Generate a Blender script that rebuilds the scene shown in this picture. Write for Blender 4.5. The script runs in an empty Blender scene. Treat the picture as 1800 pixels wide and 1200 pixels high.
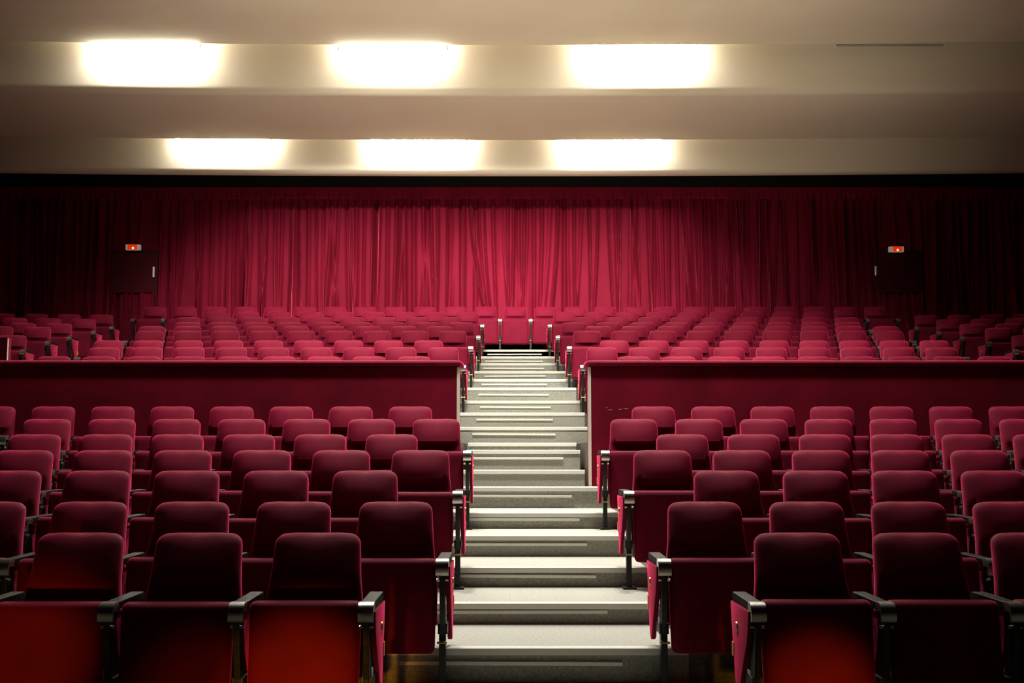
import bpy, math, random
from mathutils import Vector
random.seed(7)
SC = bpy.context.scene
COL = SC.collection
R = math.radians

# ------------------------------------------------------------------ camera
F = 2062.0                       # focal length in pixels of the 1800 px wide frame
TH = math.atan(200.0 / F)        # slight upward pitch
CT, ST = math.cos(TH), math.sin(TH)
CZ = 1.30                        # eye height above the front floor
VX = 894.0

def P(px, py, d):
    """world x and z of the point that lies at depth d behind pixel (px, py)"""
    u, w = (px - VX) / F, (600.0 - py) / F
    t = d / (CT - w * ST)
    return u * t, CZ + (ST + w * CT) * t

cam_d = bpy.data.cameras.new('camera')
cam = bpy.data.objects.new('camera', cam_d)
COL.objects.link(cam)
cam_d.sensor_width = 36.0
cam_d.lens = F * 36.0 / 1800.0
cam_d.shift_x = (900.0 - VX) / 1800.0
cam_d.clip_end = 200
cam.location = (0, 0, CZ)
cam.rotation_euler = (R(90) + TH, 0, 0)
SC.camera = cam

SC.view_settings.view_transform = 'Standard'
SC.view_settings.look = 'None'
SC.view_settings.gamma = 1.0
SC.view_settings.exposure = 0.0
SC.view_settings.use_curve_mapping = False

wd = bpy.data.worlds.new('world')
SC.world = wd
wd.use_nodes = True
wd.node_tree.nodes['Background'].inputs[0].default_value = (0.0, 0.0, 0.0, 1)
wd.node_tree.nodes['Background'].inputs[1].default_value = 0.0

TUBE_E = 260.0
COVE_W = 850.0
SPOT_W = 5600.0
MID_W = 2300.0
DOWN_W = 1750.0
UP_W = 620.0
GLOW_W = 110.0

def aim(o, target):
    o.rotation_euler = (Vector(target) - o.location).to_track_quat('-Z', 'Y').to_euler()

def spot(name, loc, target, power, angle, blend, color, radius=0.15):
    l = bpy.data.lights.new(name, 'SPOT')
    l.energy, l.color, l.spot_size, l.spot_blend, l.shadow_soft_size = power, color, R(angle), blend, radius
    o = bpy.data.objects.new(name, l)
    COL.objects.link(o)
    o.location = loc
    aim(o, target)
    return o

# unseen spots added near the ceiling to brighten the upper seats and the curtain
WARM = (1.0, 0.95, 0.86)
for lx, tx, ang, k in ((-1.8, -2.0, 58, 1.0), (0.9, 1.4, 42, 0.8)):
    o = spot('added_throw_spot', (lx, 12.6, CZ + 6.9), (tx, 22.0, CZ + 2.9), SPOT_W * k, ang, 1.0, WARM)
    o.scale = (1.0, 0.45 if ang > 50 else 0.62, 1.0)          # the beam is an ellipse, wider than high
for xx in (-3.6, -0.4, 2.8):
    spot('added_throw_spot', (xx, 10.0, CZ + 6.8), (xx * 1.1, 17.6, CZ + 1.8), MID_W, 54, 1.0, WARM)
# unseen overhead spots added to light the middle rows of the lower block
for lx in (-1.1, 1.2):
    spot('added_down_spot', (lx, 10.0, CZ + 6.2), (lx * 0.6, 10.6, CZ), DOWN_W * 0.85, 112, 1.0, WARM, 0.25)
    spot('added_down_spot', (lx * 1.6, 7.4, CZ + 6.4), (lx * 1.2, 7.5, CZ), DOWN_W * 0.06, 104, 1.0, WARM, 0.25)
# two invented spots, hidden behind the parapet, added to brighten the ceiling
spot('added_up_spot', (-2.6, 12.2, CZ + 0.45), (-1.2, 17.6, CZ + 6.4), UP_W, 96, 1.0, (1.0, 0.90, 0.70), 0.2)
spot('added_up_spot', (2.9, 12.2, CZ + 0.45), (1.6, 17.6, CZ + 6.4), UP_W, 96, 1.0, (1.0, 0.90, 0.70), 0.2)
# orange spots added below the frame to make the front-row glow
RED = (1.0, 0.40, 0.01)
for px, py, ang, k in ((525, 1220, 15.5, 2.3), (30, 1150, 15, 1.1), (1445, 1230, 12.5, 1.6), (350, 1235, 14, 0.4)):
    fx, fz = P(px, py, 5.05)
    spot('added_glow_spot', (fx * 0.9, 2.2, 0.25), (fx, 5.05, fz), GLOW_W * k, ang, 1.0, RED, 0.05)

def area(name, loc, rot, sx, sy, power, color):
    l = bpy.data.lights.new(name, 'AREA')
    l.shape, l.size, l.size_y, l.energy, l.color = 'RECTANGLE', sx, sy, power, color
    o = bpy.data.objects.new(name, l)
    COL.objects.link(o)
    o.location, o.rotation_euler = loc, rot
    return o

# ------------------------------------------------------------------ materials
def mat(name, color, rough=0.6, metal=0.0, sheen=None, spec=0.5, emit=None, coat=0.0):
    m = bpy.data.materials.new(name)
    m.use_nodes = True
    b = m.node_tree.nodes['Principled BSDF']
    b.inputs['Base Color'].default_value = (*color, 1)
    b.inputs['Roughness'].default_value = rough
    b.inputs['Metallic'].default_value = metal
    b.inputs['Specular IOR Level'].default_value = spec
    if coat:
        b.inputs['Coat Weight'].default_value = coat
        b.inputs['Coat Roughness'].default_value = 0.08
    if sheen:
        w, r, t = sheen
        b.inputs['Sheen Weight'].default_value = w
        b.inputs['Sheen Roughness'].default_value = r
        b.inputs['Sheen Tint'].default_value = (*t, 1)
    if emit:
        c, s = emit
        b.inputs['Emission Color'].default_value = (*c, 1)
        b.inputs['Emission Strength'].default_value = s
    return m

def noise_color(m, c1, c2, scale, detail=3.0, lo=0.35, hi=0.65, bump=0.0, stretch=(1, 1, 1)):
    nt = m.node_tree
    b = nt.nodes['Principled BSDF']
    tc = nt.nodes.new('ShaderNodeTexCoord')
    mp = nt.nodes.new('ShaderNodeMapping')
    mp.inputs['Scale'].default_value = stretch
    n = nt.nodes.new('ShaderNodeTexNoise')
    n.inputs['Scale'].default_value = scale
    n.inputs['Detail'].default_value = detail
    r = nt.nodes.new('ShaderNodeValToRGB')
    r.color_ramp.elements[0].position, r.color_ramp.elements[0].color = lo, (*c1, 1)
    r.color_ramp.elements[1].position, r.color_ramp.elements[1].color = hi, (*c2, 1)
    nt.links.new(tc.outputs['Object'], mp.inputs['Vector'])
    nt.links.new(mp.outputs['Vector'], n.inputs['Vector'])
    nt.links.new(n.outputs['Fac'], r.inputs['Fac'])
    nt.links.new(r.outputs['Color'], b.inputs['Base Color'])
    if bump:
        bp = nt.nodes.new('ShaderNodeBump')
        bp.inputs['Strength'].default_value = bump
        bp.inputs['Distance'].default_value = 0.01
        nt.links.new(n.outputs['Fac'], bp.inputs['Height'])
        nt.links.new(bp.outputs['Normal'], b.inputs['Normal'])
    return m

VELVET = noise_color(mat('red_velvet', (0.30, 0.006, 0.03), 0.75, sheen=(0.85, 0.38, (1.0, 0.06, 0.19)), spec=0.12),
                     (0.135, 0.0026, 0.017), (0.178, 0.0036, 0.023), 6.0, 4.0, 0.3, 0.7)
CURTAIN = noise_color(mat('curtain_velvet', (0.34, 0.012, 0.035), 0.75, sheen=(0.9, 0.22, (0.95, 0.11, 0.2)), spec=0.12),
                      (0.19, 0.005, 0.022), (0.26, 0.008, 0.031), 3.0, 5.0, 0.3, 0.7, stretch=(1, 1, 0.3))
WALLRED = noise_color(mat('red_wall_felt', (0.2, 0.004, 0.018), 0.9, sheen=(0.25, 0.4, (1.0, 0.2, 0.25)), spec=0.1),
                      (0.13, 0.002, 0.012), (0.19, 0.004, 0.018), 2.2, 6.0, 0.35, 0.65)
DARKWALL = mat('dark_wall_cloth', (0.035, 0.006, 0.008), 0.9, spec=0.1)
DOORRED = mat('dark_red_door', (0.10, 0.004, 0.012), 0.6, spec=0.2)
BLACKCLOTH = mat('black_cloth', (0.012, 0.011, 0.010), 0.95, spec=0.1)
CEIL = noise_color(mat('beige_ceiling_plaster', (0.72, 0.64, 0.5), 0.9, spec=0.15),
                   (0.76, 0.68, 0.53), (0.81, 0.73, 0.58), 0.8, 3.0, 0.3, 0.7)
STEP = noise_color(mat('speckled_grey_vinyl', (0.45, 0.45, 0.39), 0.75, spec=0.25),
                   (0.42, 0.42, 0.36), (0.56, 0.56, 0.49), 70.0, 4.0, 0.35, 0.65)
FLOOR = noise_color(mat('dark_grey_carpet', (0.12, 0.12, 0.10), 0.9, spec=0.1),
                    (0.09, 0.09, 0.075), (0.15, 0.15, 0.125), 60.0, 4.0, 0.35, 0.65)
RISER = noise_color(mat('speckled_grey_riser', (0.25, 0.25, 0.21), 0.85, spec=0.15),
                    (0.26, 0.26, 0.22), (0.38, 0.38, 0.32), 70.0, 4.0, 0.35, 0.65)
NOSE = mat('pale_step_nosing', (0.78, 0.77, 0.68), 0.5, spec=0.4)
STRIPM = mat('pale_aluminium_strip', (0.80, 0.79, 0.70), 0.5)
BLACKMETAL = mat('black_painted_steel', (0.012, 0.013, 0.011), 0.4, spec=0.4)
ARMBLACK = mat('black_lacquer', (0.009, 0.008, 0.007), 0.55, spec=0.1)
ARMCAP = mat('brushed_steel', (0.55, 0.53, 0.47), 0.28, metal=0.95)
BRASS = mat('brass', (0.45, 0.30, 0.11), 0.4, metal=1.0)
AMBER = mat('amber_plastic', (0.80, 0.34, 0.03), 0.4)
PINKTRIM = mat('pale_corner_bead', (0.74, 0.66, 0.56), 0.6)
WHITEGLOW = mat('white_plastic_glow', (0.70, 0.68, 0.58), 0.45, emit=((1.0, 0.93, 0.75), 0.16))  # slight emission paints extra brightness onto the door handles and lamp housings
REDLENS = mat('lit_red_lens', (0.55, 0.04, 0.01), 0.3, emit=((1.0, 0.05, 0.008), 0.55))
REDBULB = mat('lit_bulb', (1.0, 0.4, 0.25), 0.3, emit=((1.0, 0.28, 0.14), 3.0))
TUBE = mat('lit_fluorescent_glass', (0.9, 0.9, 0.85), 0.4, emit=((1.0, 0.965, 0.86), TUBE_E))
TUBEDIM = mat('weaker_fluorescent_glass', (0.9, 0.9, 0.85), 0.4, emit=((1.0, 0.965, 0.86), TUBE_E * 0.6))
TUBEHOT = mat('stronger_fluorescent_glass', (0.9, 0.9, 0.85), 0.4, emit=((1.0, 0.965, 0.86), TUBE_E * 1.4))
TUBEOFF = mat('unlit_fluorescent_glass', (0.42, 0.40, 0.33), 0.3)
CAPW = mat('white_lamp_holder', (0.75, 0.73, 0.66), 0.5)
SCUFF = mat('pale_scuff', (0.42, 0.16, 0.15), 0.8)

# ------------------------------------------------------------------ mesh helpers
class MB:
    def __init__(s):
        s.v, s.f = [], []
    def box(s, x0, x1, y0, y1, z0, z1):
        n = len(s.v)
        s.v += [(x0, y0, z0), (x1, y0, z0), (x1, y1, z0), (x0, y1, z0), (x0, y0, z1), (x1, y0, z1), (x1, y1, z1), (x0, y1, z1)]
        s.f += [tuple(n + i for i in q) for q in ((3, 2, 1, 0), (4, 5, 6, 7), (0, 1, 5, 4), (1, 2, 6, 5), (2, 3, 7, 6), (3, 0, 4, 7))]
        return s
    def loft(s, rings, cap=True):
        n, k = len(s.v), len(rings[0])
        for r in rings:
            s.v += r
        for j in range(len(rings) - 1):
            for i in range(k):
                a, b = n + j * k + i, n + j * k + (i + 1) % k
                s.f.append((a, b, b + k, a + k))
        if cap:
            s.f.append(tuple(n + i for i in reversed(range(k))))
            s.f.append(tuple(n + (len(rings) - 1) * k + i for i in range(k)))
        return s
    def cyl(s, p, q, r, seg=12, r2=None):
        p, q = Vector(p), Vector(q)
        ax = (q - p).normalized()
        a = ax.orthogonal().normalized()
        b = ax.cross(a)
        r2 = r if r2 is None else r2
        ring = lambda c, rr: [tuple(c + a * (rr * math.cos(2 * math.pi * i / seg)) + b * (rr * math.sin(2 * math.pi * i / seg))) for i in range(seg)]
        return s.loft([ring(p, r), ring(q, r2)])
    def prism_x(s, outline, x0, x1):
        """outline in (y, z), extruded along x"""
        return s.loft([[(x0, y, z) for y, z in outline], [(x1, y, z) for y, z in outline]])
    def mesh(s, name, m, smooth=False, bevel=0.0):
        me = bpy.data.meshes.new(name)
        me.from_pydata(s.v, [], s.f)
        me.validate()
        import bmesh
        bm = bmesh.new()
        bm.from_mesh(me)
        bmesh.ops.recalc_face_normals(bm, faces=bm.faces)
        if bevel:
            bmesh.ops.bevel(bm, geom=[e for e in bm.edges if e.calc_face_angle(0) > 0.6], offset=bevel, segments=2, affect='EDGES', profile=0.6)
        bm.to_mesh(me)
        bm.free()
        me.materials.append(m)
        if smooth:
            me.polygons.foreach_set('use_smooth', [True] * len(me.polygons))
            me.set_sharp_from_angle(angle=R(38))
        return me

def link(name, me, parent=None, loc=None):
    o = bpy.data.objects.new(name, me)
    COL.objects.link(o)
    if parent is not None:
        o.parent = parent
    if loc is not None:
        o.location = loc
    return o

def tag(o, label, cat, group=None):
    o['label'], o['category'] = label, cat
    if group:
        o['group'] = group
    return o

def struct(name, mb, m, smooth=False, bevel=0.0):
    o = link(name, mb.mesh(name, m, smooth, bevel))
    o['kind'] = 'structure'
    return o

def thing(name, label, cat, loc=(0, 0, 0), group=None):
    return tag(link(name, None, None, loc), label, cat, group)

# ------------------------------------------------------------------ rows and levels of the hall
DL = [5.46 + 0.892 * i for i in range(7)]            # depth of the lower seven rows
DU = [14.25 + 0.884 * i for i in range(9)]           # depth of the upper nine rows
TOP_L = [936, 881, 826, 790, 762, 735, 713]          # pixel height of the row's backrest tops
TOP_U = [625, 609, 597, 580, 572, 565, 556, 547, 538]
NOSE_L = [None, None, 1140, 1061, 998, 942, 902]     # pixel height of each step edge
NOSE_U = [751, 726, 705, 682, 667, 653, 639, 627, 615]
TREAD, TREADU = 1.12, 0.92
ZL = [0.0] * 7
for i in range(2, 7):
    ZL[i] = P(0, NOSE_L[i], DL[i] - TREAD)[1]
ZL[1] = ZL[2] - 0.17
ZL[0] = ZL[1] - 0.10
ZU = [P(0, NOSE_U[i], DU[i] - TREADU)[1] for i in range(9)]
ZFRONT = ZL[0]
BASE = ZFRONT - 0.3
AX0, AX1 = -0.62, 0.92                               # the stair aisle
PARA_D, PARA_T = 11.22, 0.24                         # parapet front face and thickness
PX0, PX1 = P(807, 700, PARA_D)[0], P(1035, 700, PARA_D)[0]
MID = [(857, 10.68), (827, 11.2), (792, 11.9), (779, 12.55)]
MIDZ = [P(0, y, d)[1] for y, d in MID]
WX = 9.9                                             # side walls
BACKD = 22.75

# floor terraces under the seat blocks
fl = MB()
fl.box(-WX, WX, -4.0, DL[1] - TREAD, BASE, ZFRONT)
for i in range(1, 7):
    d0 = DL[i] - TREAD
    d1 = DL[i + 1] - TREAD if i < 6 else PARA_D
    for x0, x1 in ((-WX, AX0), (AX1, WX)):
        fl.box(x0, x1, d0, d1, BASE, ZL[i])
for x0, x1 in ((-WX, PX0), (PX1, WX)):
    fl.box(x0, x1, PARA_D + PARA_T + 0.01, DU[0] - TREADU, BASE, MIDZ[3])
for i in range(8):
    for x0, x1 in ((-WX, AX0), (AX1, WX)):
        fl.box(x0, x1, DU[i] - TREADU, DU[i + 1] - TREADU, BASE, ZU[i])
fl.box(-WX, WX, DU[8] - TREADU, BACKD, BASE, ZU[8] - 0.02)
struct('floor', fl, FLOOR)

# the staircase: one step per row, with a pale nosing and an aluminium strip on the riser
stairs = thing('staircase', 'speckled grey staircase with pale nosings rising between the two seat blocks', 'stairs')
steps = []                                           # (front depth, back depth, z, x0, x1, strip)
for i in range(1, 7):
    steps.append((DL[i] - TREAD, DL[i + 1] - TREAD if i < 6 else MID[0][1], ZL[i], AX0, AX1, (-0.555 if i < 4 else -0.45, 0.58)))
steps.append((MID[0][1], MID[1][1], MIDZ[0], AX0, AX1, (-0.46, 0.57)))
steps.append((MID[1][1], MID[2][1], MIDZ[1], PX0 + 0.045, PX1 - 0.045, None))
steps.append((MID[2][1], MID[3][1], MIDZ[2], PX0 + 0.045, PX1 - 0.045, (-0.42, 0.55)))
steps.append((MID[3][1], DU[0] - TREADU, MIDZ[3], PX0 + 0.045, PX1 - 0.045, None))
for i in range(9):
    steps.append((DU[i] - TREADU, DU[i + 1] - TREADU if i < 8 else BACKD - 0.6, ZU[i], AX0, AX1, (-0.41 + 0.02 * (i % 3), 0.53 + 0.006 * i)))
for n, (d0, d1, z, x0, x1, strip) in enumerate(steps):
    me = MB().box(x0, x1, d0, d1 - 0.001, BASE, z).mesh('step', STEP)
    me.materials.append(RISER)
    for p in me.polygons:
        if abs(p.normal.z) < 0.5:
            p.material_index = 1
    s = link('step', me, stairs)
    nz = MB().prism_x([(d0 - 0.012, z - 0.03), (d0 - 0.012, z + 0.002), (d0 - 0.006, z + 0.006), (d0 + 0.055, z + 0.006), (d0 + 0.055, z - 0.002), (d0 + 0.001, z - 0.002), (d0 + 0.001, z - 0.03)], x0, x1)
    link('nosing', nz.mesh('nosing', NOSE), s)
    if strip:
        zprev = steps[n - 1][2] if n else ZFRONT
        zs = zprev + (z - zprev) * 0.60
        tilt = random.uniform(-0.006, 0.006)
        a, b = strip
        q = MB()
        q.loft([[(e, d0 - 0.020, zs + t - 0.010), (e, d0 - 0.020, zs + t + 0.008), (e, d0 + 0.002, zs + t + 0.012), (e, d0 + 0.002, zs + t - 0.010)] for e, t in ((a, 0), (b, tilt))])
        link('riser_strip', q.mesh('riser_strip', STRIPM), s)
# low side ledge at the foot of the right-hand parapet
zl_ = P(0, 843, 10.95)[1]
s = link('step', MB().box(AX1, 1.6, 10.95, PARA_D - 0.02, ZL[6] + 0.005, zl_).mesh('step', STEP), stairs)
link('nosing', MB().box(AX1, 1.6, 10.94, 10.99, zl_ - 0.025, zl_ + 0.005).mesh('nosing', NOSE), s)

# ------------------------------------------------------------------ parapets
zt = P(0, 632.5, PARA_D)[1]
zcap = P(0, 643, PARA_D)[1]
def parapet(side, x_in, label):
    x_out = side * WX
    t = thing('parapet', label, 'low wall', ((x_in + x_out) / 2, PARA_D, ZL[6]))
    ox, oy, oz = t.location
    x0, x1 = min(x_in, x_out) - ox, max(x_in, x_out) - ox
    link('panel', MB().box(x0, x1, 0, PARA_T, 0, zcap - oz).mesh('parapet_panel', WALLRED, bevel=0.004), t)
    cap = MB()
    w, h = PARA_T / 2 + 0.035, (zt - zcap)
    xe = x_in - ox
    rings = []
    ring = lambda x, k, dz: [(x, PARA_T / 2 + k * w * math.copysign(abs(math.cos(a)) ** 0.7, math.cos(a)),
                              zcap - oz + h * 0.45 + dz + k * h * 0.6 * math.copysign(abs(math.sin(a)) ** 0.7, math.sin(a)))
                             for a in [2 * math.pi * i / 20 for i in range(20)]]
    far = x_out - ox
    xs = [(far, 1, 0), (xe - side * -0.02, 1, 0), (xe - side * 0.012, 0.96, -0.003), (xe - side * 0.03, 0.8, -0.010), (xe - side * 0.04, 0.5, -0.018)]
    for x, k, dz in xs:
        rings.append(ring(x, k, dz))
    cap.loft(rings)
    link('cap_rail', cap.mesh('parapet_cap', VELVET, smooth=True), t)
    xb = sorted((xe - side * 0.006, xe + side * 0.022))
    link('corner_bead', MB().box(xb[0], xb[1], -0.006, 0.012, 0.0, zcap - oz - 0.01).mesh('corner_bead', PINKTRIM, bevel=0.002), t)
    return t
pl_ = parapet(-1, PX0, 'long red padded parapet wall behind the lower seats, left of the stairs')
pr_ = parapet(1, PX1, 'long red padded parapet wall behind the lower seats, right of the stairs, with pale scuffs')
for px, py, w in ((1072, 720, 0.03), (1090, 719, 0.022), (1100, 718, 0.03), (1066, 716, 0.012)):
    x, z = P(px, py, PARA_D)
    m = MB().loft([[(x - w, PARA_D - 0.0015, z - 0.003), (x + w * .4, PARA_D - 0.0015, z - 0.0055), (x + w, PARA_D - 0.0015, z), (x, PARA_D - 0.0015, z + 0.004)],
                   [(x - w, PARA_D + 0.001, z - 0.003), (x + w * .4, PARA_D + 0.001, z - 0.0055), (x + w, PARA_D + 0.001, z), (x, PARA_D + 0.001, z + 0.004)]])
    m.v = [(a - pr_.location.x, b - pr_.location.y, c - pr_.location.z) for a, b, c in m.v]
    link('scuff', m.mesh('scuff', SCUFF), pr_)
# short partition at the far left, seen end-on above the parapet
x, z = P(16, 592, 13.6)
t = thing('partition', 'short red padded partition with a pale edge above the parapet, leftmost in the photo', 'low wall', (x - 0.9, 13.6, MIDZ[3]))
link('panel', MB().box(-0.9, 0.88, 0, 0.12, 0, z - MIDZ[3]).mesh('partition_panel', VELVET, bevel=0.012), t)
link('edge_trim', MB().box(0.88, 0.886, 0, 0.025, 0, z - MIDZ[3] - 0.02).mesh('partition_trim', PINKTRIM), t)

# ------------------------------------------------------------------ ceiling with stepped coves
dA, d1_ = 17.95, 18.27
dB, d2_ = 20.5, 20.82
zA = P(0, 79, dA)[1]
zB = P(0, 166, d1_)[1]
zB2 = P(0, 246, dB)[1]
zC = P(0, 306, d2_)[1]
d0a, d0_ = 15.3, 15.62
SL = 0.30
def fillet(d, z, r, n=6):
    return [(d + r - r * math.cos(a), z + r - r * math.sin(a)) for a in [math.pi / 2 * i / n for i in range(n + 1)]]
prof = [(d0a - 1.2, zA + 0.75), (d0a, zA + 0.75), (d0a, zA + 0.75 + SL), (d0_, zA + 0.75 + SL)] + fillet(d0_, zA, 0.14) + \
       [(dA, zA), (dA, zA + SL), (d1_, zA + SL)] + fillet(d1_, zB, 0.13) + \
       [(dB, zB2), (dB, zB2 + SL), (d2_, zB2 + SL)] + fillet(d2_, zC, 0.10) + [(d2_ + 0.16, zC)]
def ceil_strip(name, pr, m, thick):
    nx = 40
    mb = MB()
    xs = [-WX + 2 * WX * i / nx for i in range(nx + 1)]
    bow = lambda x: -0.20 * (x / 8.5) ** 2
    mb.v = [(x, d + (bow(x) if d > 0 else 0), z) for x in xs for d, z in pr]
    k = len(pr)
    for i in range(nx):
        for j in range(k - 1):
            a = i * k + j
            mb.f.append((a, a + 1, a + k + 1, a + k))
    o = struct(name, mb, m, smooth=True)
    return o
ceil_strip('ceiling', prof, CEIL, 0)
ceil_strip('ceiling_front', [(-4.0, zA + 0.75), (d0a - 1.2, zA + 0.75)], BLACKCLOTH, 0)
ceil_strip('trim_1', [(d2_ + 0.16, zC), (d2_ + 0.17, zC + 0.02), (d2_ + 0.17, zC + 0.75), (BACKD + 0.3, zC + 0.75)], BLACKCLOTH, 0)

def tube_light(px, d, zrow, label, lit=None, drop=0.0, L=1.75):
    lit = TUBE if lit is None else lit
    x = P(px, 0, 1)[0] * 0 + (px - VX) / F * (d * CT + (zrow - CZ) * ST)
    dd = d - 0.20 * (x / 8.5) ** 2
    t = thing('fluorescent_lamp', label, 'ceiling lamp', (x, dd, zrow + 0.20), 'lamps in the ceiling coves')
    zc = -0.165 - drop
    link('tube', MB().cyl((-L / 2 + 0.03, 0, zc), (L / 2 - 0.03, 0, zc), 0.019, 14).mesh('tube', lit, smooth=True), t)
    for s in (-1, 1):
        link('lamp_holder', MB().box(min(s * L / 2, s * (L / 2 - 0.03)), max(s * L / 2, s * (L / 2 - 0.03)), -0.024, 0.024, zc - 0.024, 0.005).mesh('lamp_holder', CAPW, bevel=0.004), t)
    link('batten', MB().box(-L / 2, L / 2, -0.03, 0.03, -0.02, 0.04).mesh('batten', CAPW, bevel=0.004), t)
tube_light(259, dA + 0.10, zA, 'lit fluorescent tube left of the other two lit ones in the nearer ceiling cove', drop=0.045)
tube_light(691, dA + 0.10, zA, 'lit fluorescent tube in the nearer ceiling cove, second from the left, thin and bright', lit=TUBEDIM, drop=0.05)
tube_light(1129, dA + 0.10, zA, 'lit fluorescent tube with the widest glow, nearer ceiling cove, beside the unlit tube', lit=TUBEHOT, drop=0.012)
tube_light(1560, dA + 0.10, zA, 'unlit grey fluorescent tube at the right of the nearer ceiling cove', lit=TUBEOFF, drop=0.045)
tube_light(393, dB + 0.10, zB2, 'lit tube hidden in the farther ceiling cove, leftmost of its three glows', lit=TUBEDIM, drop=0.0)
tube_light(735, dB + 0.10, zB2, 'lit tube hidden in the farther ceiling cove, middle of its three glows', drop=0.0)
tube_light(1079, dB + 0.10, zB2, 'lit tube hidden in the farther ceiling cove, rightmost of its three glows', drop=0.0)
# unseen area lights added in the next cove towards the stage, above the frame
for xx in (-2.4, 0.1, 2.6):
    area('added_cove_light', (xx, d0a + 0.15, zA + 0.75 + 0.1), (0, 0, 0), 1.75, 0.05, COVE_W / 3, (1.0, 0.96, 0.86))

# ------------------------------------------------------------------ walls
zroof = zA + 1.3
struct('wall_left', MB().box(-WX - 0.2, -WX, -4.0, BACKD + 0.3, BASE, zroof), DARKWALL)
struct('wall_right', MB().box(WX, WX + 0.2, -4.0, BACKD + 0.3, BASE, zroof), DARKWALL)
struct('wall_back', MB().box(-WX, WX, BACKD, BACKD + 0.2, BASE, zC + 0.75), DARKWALL)
struct('wall_front', MB().box(-WX, WX, -4.2, -4.0, BASE, zroof), DARKWALL)
# black pelmet board over the curtain, with a ruched velvet valance under it
PD = 21.98
zp = P(0, 332, PD)[1]
struct('trim_2', MB().box(-WX, WX, PD, PD + 0.05, zp, zC + 0.74), BLACKCLOTH)
struct('trim_3', MB().box(-WX, WX, PD + 0.28, PD + 0.34, zp + 0.09, zp + 0.14), BLACKCLOTH)
zv0 = P(0, 351, PD - 0.03)[1]
v = MB()
nx = 1400
rows = 7
for i in range(nx + 1):
    x = -WX + 2 * WX * i / nx
    for j in range(rows + 1):
        s = j / rows
        sc = abs(math.sin(math.pi * x / 0.29 + 0.6 * math.sin(x * 1.7)))
        z = zp + 0.03 - (zp + 0.03 - zv0) * s + (0.022 * (1 - sc) * s)
        y = PD - 0.02 - 0.030 * s * sc - 0.012 * s * math.sin(x * 61 + 2 * math.sin(x * 7)) - 0.02 * s
        v.v.append((x, y, z))
for i in range(nx):
    for j in range(rows):
        a = i * (rows + 1) + j
        v.f.append((a, a + 1, a + rows + 2, a + rows + 1))
tag(link('valance', v.mesh('valance', CURTAIN, smooth=True)), 'dark red ruched velvet valance strip running above the whole curtain', 'valance')

# ------------------------------------------------------------------ curtains
CD = 22.30
def curtain(px0, px1, label, ztop=None, zbot=None, seed=1, deep=0.0, amp=1.0, pinch=(), pitch=0.15, name='curtain', parent=None, d=CD):
    rnd = random.Random(seed)
    x0 = P(px0, 450, d)[0]
    x1 = P(px1, 450, d)[0]
    ztop = zp + 0.1 if ztop is None else ztop
    zbot = ZU[8] + 0.28 if zbot is None else zbot
    W = x1 - x0
    nx = max(12, int(W / 0.008))
    nz = 36
    bumps = []
    n = max(2, int(W / pitch))
    pin = [P(p, 560, d)[0] for p in pinch]
    for i in range(n):
        c = x0 + W * (i + 0.5 + rnd.uniform(-0.22, 0.22)) / n
        a, b = rnd.gauss(0, 0.05), rnd.gauss(0, 0.07)
        for p in pin:
            if abs(c - p) < 0.55:
                b += (p - c) * 0.5
        bumps.append((c, a, b, rnd.uniform(0.013, 0.030), amp * rnd.uniform(0.06, 0.15)))
    for i in range(int(n * (0.4 + deep))):
        c = x0 + W * rnd.random()
        bumps.append((c, rnd.gauss(0, 0.06), rnd.gauss(0, 0.06), rnd.uniform(0.016, 0.03), -amp * rnd.uniform(0.07, 0.14)))
    for i in range(max(2, int(W / 0.5))):
        c = x0 + W * rnd.random()
        bumps.append((c, rnd.gauss(0, 0.10), rnd.gauss(0, 0.12), rnd.uniform(0.08, 0.16), amp * rnd.uniform(-0.04, 0.04)))
    off = [[0.0] * (nx + 1) for _ in range(nz + 1)]
    dx = W / nx
    for c, a, b, w, h in bumps:
        grow = rnd.uniform(0.5, 1.0)
        for j in range(nz + 1):
            s = j / nz
            cx = c + a * s + b * s * s
            hh = h * (grow + (1 - grow) * s)
            lo = max(0, int((cx - 3 * w - x0) / dx))
            hi = min(nx, int((cx + 3 * w - x0) / dx) + 1)
            for i in range(lo, hi + 1):
                q = (x0 + i * dx - cx) / w
                off[j][i] += hh * math.exp(-0.5 * q * q)
    mb = MB()
    for j in range(nz + 1):
        s = j / nz
        for i in range(nx + 1):
            e = min(1.0, min(i, nx - i) * dx / 0.05)
            mb.v.append((x0 + i * dx, d - off[j][i] * e + 0.03 * (1 - e), ztop + (zbot - ztop) * s))
    for j in range(nz):
        for i in range(nx):
            a = j * (nx + 1) + i
            mb.f.append((a, a + nx + 1, a + nx + 2, a + 1))
    k = len(mb.v)                                     # the cloth has a back as well
    o = link(name, mb.mesh(name, CURTAIN, smooth=True), parent)
    if parent is None:
        tag(o, label, 'curtain', 'curtain panels along the back wall')
    return o
curtain(-30, 196, 'dark velvet curtain panel left of the back door with its white handle and lit sign', seed=11, deep=0.4)
curtain(196, 279, 'short velvet curtain strip hanging over the left-hand back door, behind its sign', zbot=P(0, 442, CD)[1], seed=12, amp=0.6, pitch=0.2)
curtain(279, 520, 'crimson velvet curtain panel just right of the left-hand back door', seed=3, deep=0.15)
curtain(520, 720, 'red velvet curtain panel second of those right of the left-hand back door', seed=4, deep=0.1)
curtain(720, 875, 'bright red curtain panel left of the seam above the middle back seat', seed=5, pinch=(756, 876))
curtain(875, 933, 'narrow bright curtain panel hanging behind the middle back-row seat', seed=6, pinch=(878, 931), pitch=0.11)
curtain(933, 1240, 'wide bright red curtain panel, even folds, right of the middle back seat', seed=8, pinch=(933,))
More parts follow.
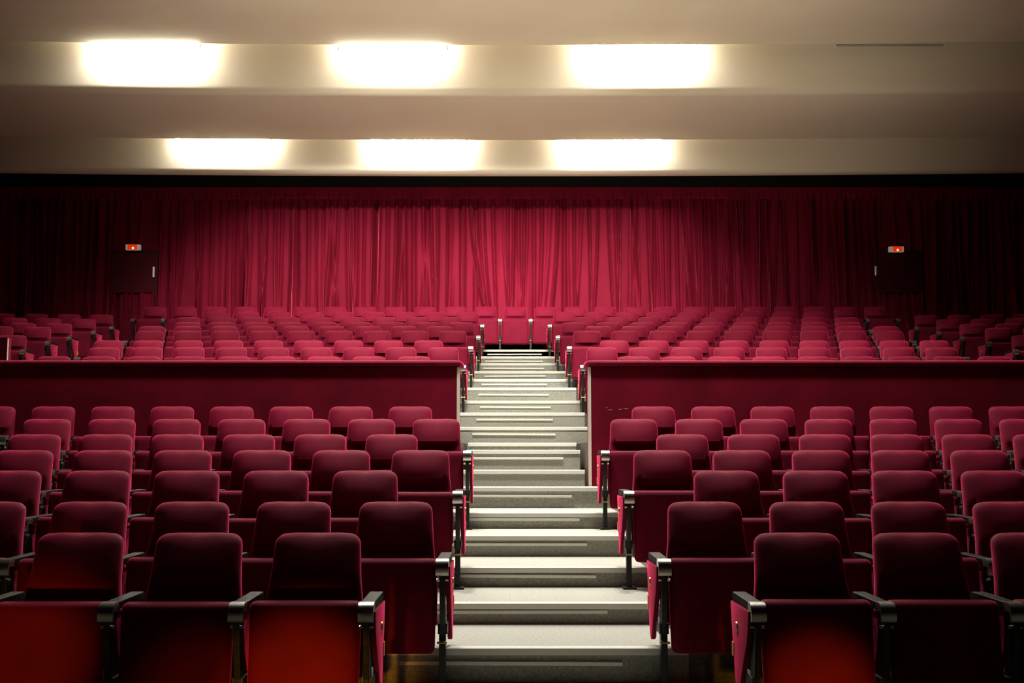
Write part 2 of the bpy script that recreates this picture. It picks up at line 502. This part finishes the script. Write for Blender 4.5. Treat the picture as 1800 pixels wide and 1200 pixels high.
curtain(1240, 1419, 'dim crimson curtain panel with deep black folds, right of the bright ones', seed=9, deep=0.6, amp=1.25)
curtain(1419, 1543, 'nearly black red curtain panel beside the right-hand door handle', seed=10, deep=0.6, amp=1.2)
curtain(1543, 1624, 'short dark curtain strip over the right-hand back door', zbot=P(0, 442, CD)[1], seed=13, amp=0.6, pitch=0.2)
curtain(1624, 1850, 'black-looking curtain panel right of the right-hand back door', seed=14, deep=0.4)

# ------------------------------------------------------------------ doors and exit lamps
def door(n, px0, px1, handle_px, hy0, hy1, seed):
    d = CD - 0.02
    x0, z1 = P(px0, 443, d)
    x1, zm = P(px1, 510, d)
    o = struct('door_%d' % n, MB().box(x0, x1, d - 0.02, d + 0.03, zm, z1), DOORRED, bevel=0.004)
    fr = MB()
    b = 0.035
    fr.box(x0 - b, x1 + b, d - 0.04, d + 0.03, z1, z1 + b).box(x0 - b, x0, d - 0.04, d + 0.03, ZU[8], z1).box(x1, x1 + b, d - 0.04, d + 0.03, ZU[8], z1)
    link('door_frame', fr.mesh('door_frame', DOORRED, bevel=0.004), o)
    link('lower_rail', MB().box(x0, x1, d - 0.03, d + 0.03, zm - 0.05, zm).mesh('lower_rail', DOORRED, bevel=0.004), o)
    curtain(px0 - 3, px1 + 4, None, ztop=zm - 0.05, zbot=ZU[8] + 0.01, seed=seed, pitch=0.15, name='lower_drape', parent=o, d=d + 0.03)
    hx, hz1 = P(handle_px, hy0, d - 0.06)
    hz0 = P(handle_px, hy1, d - 0.06)[1]
    h = MB().cyl((hx, d - 0.07, hz0), (hx, d - 0.07, hz1), 0.017, 12)
    h.cyl((hx, d - 0.07, hz0 + 0.03), (hx, d - 0.015, hz0 + 0.03), 0.010, 8).cyl((hx, d - 0.07, hz1 - 0.03), (hx, d - 0.015, hz1 - 0.03), 0.010, 8)
    link('door_handle', h.mesh('door_handle', WHITEGLOW, smooth=True), o)
door(1, 201, 274, 270.5, 469, 487, 21)
door(2, 1536, 1618, 1539, 468, 484, 22)

def exit_lamp(px, py, ends, label):
    d = CD - 0.20
    x, z = P(px, py, d)
    t = thing('emergency_lamp', label, 'exit light', (x, d, z), 'lit emergency lamps over the back doors')
    w, h = 0.138, 0.052
    link('housing', MB().box(-w, w, -0.03, 0.06, -h, h).mesh('lamp_housing', WHITEGLOW, bevel=0.012), t)
    l0, l1 = ends
    link('lens', MB().box(-w + l0, w - l1, -0.045, -0.02, -h * 0.94, h * 0.94).mesh('lamp_lens', REDLENS, bevel=0.008), t)
    link('bulb', MB().cyl((0.012, -0.052, -0.022), (0.012, -0.044, -0.022), 0.019, 14, 0.022).mesh('lamp_bulb', REDBULB, smooth=True), t)
    link('bracket', MB().box(-0.05, 0.05, 0.06, 0.095, -0.03, 0.03).mesh('lamp_bracket', BLACKMETAL), t)
exit_lamp(234, 434.5, (0.04, 0.045), 'white emergency lamp with an orange-red lit lens over the left-hand back door')
exit_lamp(1575.5, 438, (0.06, 0.035), 'white emergency lamp with a small red lit lens in the dark right-hand corner')

# ------------------------------------------------------------------ seats
HS = 0.915
def back_y(z):                                       # front surface of the reclined backrest, at its centre
    y = -0.185 + 0.185 * (z - 0.28) / (0.905 - 0.28)
    return y
def half_w(z):
    if z > 0.70:
        w = 0.197 + (0.865 - z) * 0.06
    else:
        w = 0.207 + 0.028 * min(1, (0.70 - z) / 0.22)
    if z > 0.865:
        q = min(1.0, (z - 0.865) / 0.05)
        w -= 0.050 * (1 - math.sqrt(max(0, 1 - q * q)))
    return w
def sm(a, b, x):
    t = max(0, min(1, (x - a) / (b - a)))
    return t * t * (3 - 2 * t)
def backrest_mesh(var=0):
    zs = [0.28, 0.30, 0.36, 0.44, 0.52, 0.58, 0.63, 0.66, 0.685, 0.70, 0.72, 0.75, 0.79, 0.83, 0.86, 0.878, 0.892, 0.902, 0.909, 0.913, 0.915]
    rings = []
    N = 36
    for z in zs:
        w = half_w(z)
        th = 0.052
        if z > 0.86:
            q = min(1.0, (z - 0.86) / 0.055)
            th *= max(0.16, math.sqrt(max(0.0, 1 - q * q)))
        if z < 0.30:
            th *= 0.7
        bulge = 0.058 * sm(0.69, 0.722, z) * (1 - 0.75 * sm(0.77, 0.915, z))
        hollow = 0.020 * sm(0.44, 0.60, z) * (1 - sm(0.66, 0.70, z))
        ring = []
        for i in range(N):
            a = 2 * math.pi * i / N
            c, s = math.cos(a), math.sin(a)
            x = w * math.copysign(abs(c) ** 0.42, c)
            y = th * math.copysign(abs(s) ** 0.62, s)
            if s < 0:
                k = 1 - (abs(x) / w) ** 2.2
                y -= (bulge - hollow) * k
            zz = z
            if z > 0.80:
                f = sm(0.82, 0.905, z)
                zz -= f * 0.009 * math.exp(-(x / 0.045) ** 2) + f * 0.006 * (x / w) ** 2
            ring.append((x, back_y(z) + 0.055 + y, zz))
        rings.append(ring)
    return MB().loft(rings).mesh('backrest', VELVET, smooth=True)
def pad_mesh():
    mb = MB()
    nx, nz = 40, 14
    W = 0.118
    for j in range(nz + 1):
        s = j / nz
        z = 0.34 + (0.672 - 0.34) * s
        for i in range(nx + 1):
            u = i / nx
            x = -W + 2 * W * u
            rib = abs(math.sin(math.pi * u * 5)) ** 0.5
            edge = min(1, min(u, 1 - u) * 20) * min(1, min(s + 0.2, 1 - s) * 10)
            hollow = 0.020 * sm(0.44, 0.60, z) * (1 - sm(0.66, 0.70, z))
            mb.v.append((x, back_y(z) + 0.0045 + hollow - 0.012 * edge - 0.006 * rib * edge, z))
    for j in range(nz):
        for i in range(nx):
            a = j * (nx + 1) + i
            mb.f.append((a, a + 1, a + nx + 2, a + nx + 1))
    return mb.mesh('lumbar_pad', VELVET, smooth=True)
def seat_mesh():
    """the folded-up seat: a thick padded slab standing upright, underside to the front"""
    zs0, zs1 = 0.165, 0.635
    rings = []
    N = 40
    zz = [0, 0.006, 0.02, 0.05, 0.15, 0.3, 0.40, 0.43, 0.45, 0.462, 0.468, 0.470]
    for q in zz:
        z = zs0 + q
        e = min(q, 0.470 - q)
        r = 0.032
        k = 1.0 if e >= r else math.sqrt(max(0.0, 1 - ((r - e) / r) ** 2))
        w = 0.242 - 0.022 * (1 - k) - 0.006 * (1 - q / 0.47)
        th = 0.060 * (0.35 + 0.65 * k)
        yc = -0.318 + 0.055 * q / 0.470
        ring = []
        for i in range(N):
            a = 2 * math.pi * i / N
            c, s = math.cos(a), math.sin(a)
            ring.append((w * math.copysign(abs(c) ** 0.36, c), yc + th * math.copysign(abs(s) ** 0.6, s), z))
        rings.append(ring)
    return MB().loft(rings).mesh('folded_seat', VELVET, smooth=True)
M_BACK = backrest_mesh()
M_PAD = pad_mesh()
M_SEAT = seat_mesh()
AZ = 0.638
def arm_mesh():
    o = [(-0.34, AZ - 0.034), (-0.34, AZ), (0.02, AZ + 0.004), (0.04, AZ - 0.004), (0.04, AZ - 0.028), (0.02, AZ - 0.034)]
    return MB().prism_x(o, -0.031, 0.031).mesh('armrest', ARMBLACK, bevel=0.006)
def cap_mesh():
    outer = [(-0.335, AZ + 0.0025)] + [(-0.365 - 0.045 * math.sin(a), AZ - 0.042 + 0.0445 * math.cos(a)) for a in [math.pi / 2 * i / 8 for i in range(9)]] + [(-0.409, AZ - 0.072), (-0.404, AZ - 0.078)]
    inner = [(-0.394, AZ - 0.078), (-0.392, AZ - 0.036), (-0.335, AZ - 0.036)]
    return MB().prism_x(outer + inner, -0.0325, 0.0325).mesh('arm_cap', ARMCAP, smooth=True)
def post_mesh():
    front = [(-0.388, AZ - 0.036), (-0.386, 0.54), (-0.378, 0.46), (-0.365, 0.38), (-0.350, 0.31), (-0.345, 0.26)]
    back = [(-0.255, 0.26), (-0.27, 0.33), (-0.285, 0.40), (-0.295, 0.47), (-0.30, 0.54), (-0.30, AZ - 0.036)]
    return MB().prism_x(front + back, -0.014, 0.014).mesh('arm_post', BLACKMETAL, bevel=0.003)
def leg_mesh():
    m = MB().box(-0.017, 0.017, -0.345, -0.285, 0.004, 0.315)
    m.box(-0.045, 0.045, -0.39, -0.26, 0.004, 0.014)
    return m.mesh('leg', BLACKMETAL, bevel=0.003)
def bracket_mesh():
    m = MB().box(-0.024, 0.024, -0.345, -0.21, 0.262, 0.315)
    m.box(-0.012, 0.012, -0.29, -0.05, 0.285, 0.31)
    return m.mesh('bracket', BLACKMETAL, bevel=0.003)
def pin_mesh():
    m = MB().cyl((-0.030, -0.366, 0.535), (0.030, -0.366, 0.535), 0.007, 8)
    return m.mesh('stop_pin', ARMCAP, smooth=True)
def bolt_mesh():
    rr = [(-0.025, 0.006), (-0.021, 0.006), (-0.021, 0.009), (-0.017, 0.009), (-0.017, 0.005), (0.017, 0.005), (0.017, 0.009), (0.021, 0.009), (0.021, 0.006), (0.025, 0.006)]
    m = MB().loft([[(x, -0.375 + r * math.cos(2 * math.pi * i / 8), 0.225 + r * math.sin(2 * math.pi * i / 8)) for i in range(8)] for x, r in rr])
    return m.mesh('hinge_bolt', BRASS, smooth=True)
def side_panel_mesh(x0, x1):
    n = 8
    curve = [(-0.375, AZ - 0.036), (-0.368, 0.55), (-0.335, 0.47), (-0.28, 0.40), (-0.225, 0.335), (-0.18, 0.265), (-0.145, 0.215)]
    o = [(0.03, AZ - 0.036)] + curve + [(-0.11, 0.20), (-0.075, 0.215), (-0.05, 0.27), (-0.01, 0.42)]
    return MB().prism_x(o, x0, x1).mesh('side_panel', VELVET, smooth=True, bevel=0.006)
M_ARM, M_CAP, M_POST, M_LEG, M_BRK, M_PIN, M_BOLT = arm_mesh(), cap_mesh(), post_mesh(), leg_mesh(), bracket_mesh(), pin_mesh(), bolt_mesh()
M_INNER = MB().prism_x([(-0.10, 0.58), (-0.30, 0.58), (-0.26, 0.42), (-0.20, 0.32), (-0.12, 0.32)], -0.011, 0.011).mesh('inner_panel', VELVET)
M_END = side_panel_mesh(0.015, 0.040)
M_END_N = side_panel_mesh(-0.040, -0.015)
def badge(s):
    m = MB().cyl((s * 0.037, -0.12, 0.50), (s * 0.046, -0.12, 0.50), 0.026, 18, 0.023)
    return m.mesh('number_badge', BRASS, smooth=True)
def amber(s):
    a, b = sorted((s * 0.018, s * 0.044))
    return MB().box(a, b, -0.045, -0.005, 0.355, 0.42).mesh('aisle_marker', AMBER, bevel=0.003)
M_BADGE = {1: badge(1), -1: badge(-1)}
M_AMBER = {1: amber(1), -1: amber(-1)}

def sub(name, me, parent, x=0.0):
    o = bpy.data.objects.new(name, me)
    COL.objects.link(o)
    o.parent = parent
    if x:
        o.location.x = x
    return o
def post_parts(r, x, end=0):
    a = sub('armrest', M_ARM, r, x)
    sub('arm_cap', M_CAP, a)
    p = sub('arm_post', M_POST, r, x)
    sub('stop_pin', M_PIN, p)
    l = sub('leg', M_LEG, r, x)
    sub('bracket', M_BRK, l)
    sub('hinge_bolt', M_BOLT, l)
    if end:
        e = sub('side_panel', M_END if end > 0 else M_END_N, r, x)
        sub('number_badge', M_BADGE[end], e)
        sub('aisle_marker', M_AMBER[end], e)
    else:
        sub('side_panel', M_INNER, r, x)
PITCH = 0.55
NSEAT = 0
def seat(x, d, z, zs, label, group, out, inner_post=0, outer_end=0, yaw=0.0):
    """out: +1 or -1, the side that carries this seat's own armrest; inner_post: the aisle side, with its upholstered end panel"""
    global NSEAT
    NSEAT += 1
    r = thing('cinema_seat', label, 'seat', (x, d, z), group)
    r.scale = (1, 1, zs)
    r.rotation_euler = (0, 0, yaw + random.uniform(-0.004, 0.004))
    sub('backrest', M_BACK, r)
    sub('lumbar_pad', M_PAD, r)
    s = sub('folded_seat', M_SEAT, r)
    s.rotation_euler = (random.uniform(-0.02, 0.02), 0, 0)
    s.location.z = 0.0
    post_parts(r, out * PITCH / 2, outer_end)
    if inner_post:
        post_parts(r, -out * PITCH / 2, inner_post)
    return r

ORD = ['first', 'second', 'third', 'fourth', 'fifth', 'sixth', 'seventh', 'eighth', 'ninth', 'tenth', 'eleventh', 'twelfth', 'thirteenth', 'fourteenth']
def place(k):
    return 'next to' if k == 0 else ORD[k] + ' from'

# lower block: first seat beside the stairs on either side and how many are in the frame
LOW_N = [(3, 3), (5, 4), (5, 4), (6, 5), (6, 6), (7, 7), (8, 7)]
LOW_X = [(557, 1404), (695, 1240), (641, 1278), (739, 1165), (688, 1200), (767, 1114.5), (721, 1149)]
LROW = ['front row', 'second row', 'third row', 'fourth row', 'fifth row', 'sixth row', 'seventh row before the parapet']
ORANGE = {(0, -1, 0): 'red seat lit bright orange, next to the stairs, left in the front row',
          (0, -1, 1): 'dark red seat between the two orange-lit ones in the left front row',
          (0, -1, 2): 'partly orange-lit red seat cut off by the bottom left corner, front row',
          (0, 1, 0): 'red seat faintly orange-lit at its foot, next to the stairs, right front row',
          (0, 1, 1): 'dark red seat second from the stairs in the right front row',
          (0, 1, 2): 'dark red seat cut off by the right edge in the front row'}
def zcam(d, z):
    return d * CT + (z - CZ) * ST
for i in range(7):
    d, z = DL[i], ZL[i]
    ztop = P(0, TOP_L[i], d)[1]
    zs = (ztop - z) / HS
    for side in (-1, 1):
        first = (LOW_X[i][0 if side < 0 else 1] - VX) / F * zcam(d, ztop)
        for k in range(LOW_N[i][0 if side < 0 else 1]):
            lab = ORANGE.get((i, side, k)) or 'red velvet seat %s the stairs, %s side, %s' % (place(k), 'left' if side < 0 else 'right', LROW[i])
            seat(first + side * k * PITCH, d, z, zs, lab, 'seats of the lower block, %s side' % ('left' if side < 0 else 'right'), side, -side if k == 0 else 0)

UROW = ['first row behind the parapet', 'second row behind the parapet', 'third row behind the parapet', 'fourth row behind the parapet',
        'fifth upper row', 'sixth upper row', 'seventh upper row', 'eighth upper row', 'back row']
UP_X = [(727.5, 1115), (779, 1058.5), (753, 1080), (796, 1031.7), (773.5, 1051.6), (811.5, 1009), (790.8, 1028), (821, 992.5)]
UP_N = [(9, 9), (9, 9), (9, 9), (9, 9), (9, 9), (9, 9), (9, 9), (9, 9)]
for i in range(8):
    d, z = DU[i], ZU[i]
    ztop = P(0, TOP_U[i], d)[1]
    zs = (ztop - z) / HS
    for side in (-1, 1):
        first = (UP_X[i][0 if side < 0 else 1] - VX) / F * zcam(d, ztop)
        n = UP_N[i][0 if side < 0 else 1]
        for k in range(n):
            lab = 'red velvet seat %s the stairs, %s side, %s' % (place(k), 'left' if side < 0 else 'right', UROW[i])
            seat(first + side * k * PITCH, d, z, zs, lab, 'seats of the upper block, %s side' % ('left' if side < 0 else 'right'), side,
                 -side if k == 0 else 0, side if k == n - 1 else 0)
d, z = DU[8], ZU[8]
ztop = P(0, TOP_U[8], d)[1]
zs = (ztop - z) / HS
xm = (905.7 - VX) / F * zcam(d, ztop)
for k in range(-12, 13):
    if k == 0:
        lab = 'bright red back-row seat facing straight down the stairs'
    else:
        lab = 'red velvet back-row seat %s one facing the stairs, %s side' % ('beside the' if abs(k) == 1 else ORD[abs(k) - 1] + ' from the', 'left' if k < 0 else 'right')
    side = 1 if k > 0 else -1
    if k == 0:
        r = seat(xm, d, z, zs, lab, 'seats of the back row', -1, 0)
        post_parts(r, PITCH / 2)
    else:
        seat(xm + k * PITCH, d, z, zs, lab, 'seats of the back row', side, 0, side if abs(k) == 12 else 0)

# dim side blocks beyond the outer aisles, turned a little towards the screen
SIDE_L = [(7, 198, 552, 4), (6, 167, 559, 3), (5, 125, 567, 3), (4, 88, 573, 2), (3, 45, 588, 1)]
SIDE_R = [(7, 1609, 553, 4), (6, 1647, 560, 3), (5, 1688, 568, 3), (4, 1733, 575, 2), (3, 1780, 588, 1)]
for side, spec in ((-1, SIDE_L), (1, SIDE_R)):
    for q, (i, px, py, n) in enumerate(spec):
        d, z = DU[i] - 0.05, ZU[i]
        x, ztop = P(px, py, d)
        zs = max(0.82, (ztop - z) / HS)
        for k in range(n):
            lab = 'dim red seat %s the %s side aisle, %s side-block row' % (place(k), 'left' if side < 0 else 'right', ('rearmost', 'second-rearmost', 'middle', 'fourth-rearmost', 'foremost')[q])
            seat(x + side * (0.2 + k * PITCH), d - 0.06 * k, z, zs, lab, 'dim seats of the %s side block' % ('left' if side < 0 else 'right'), side,
                 -side if k == 0 else 0, 0, yaw=side * -0.10)
print('SEATS', NSEAT)
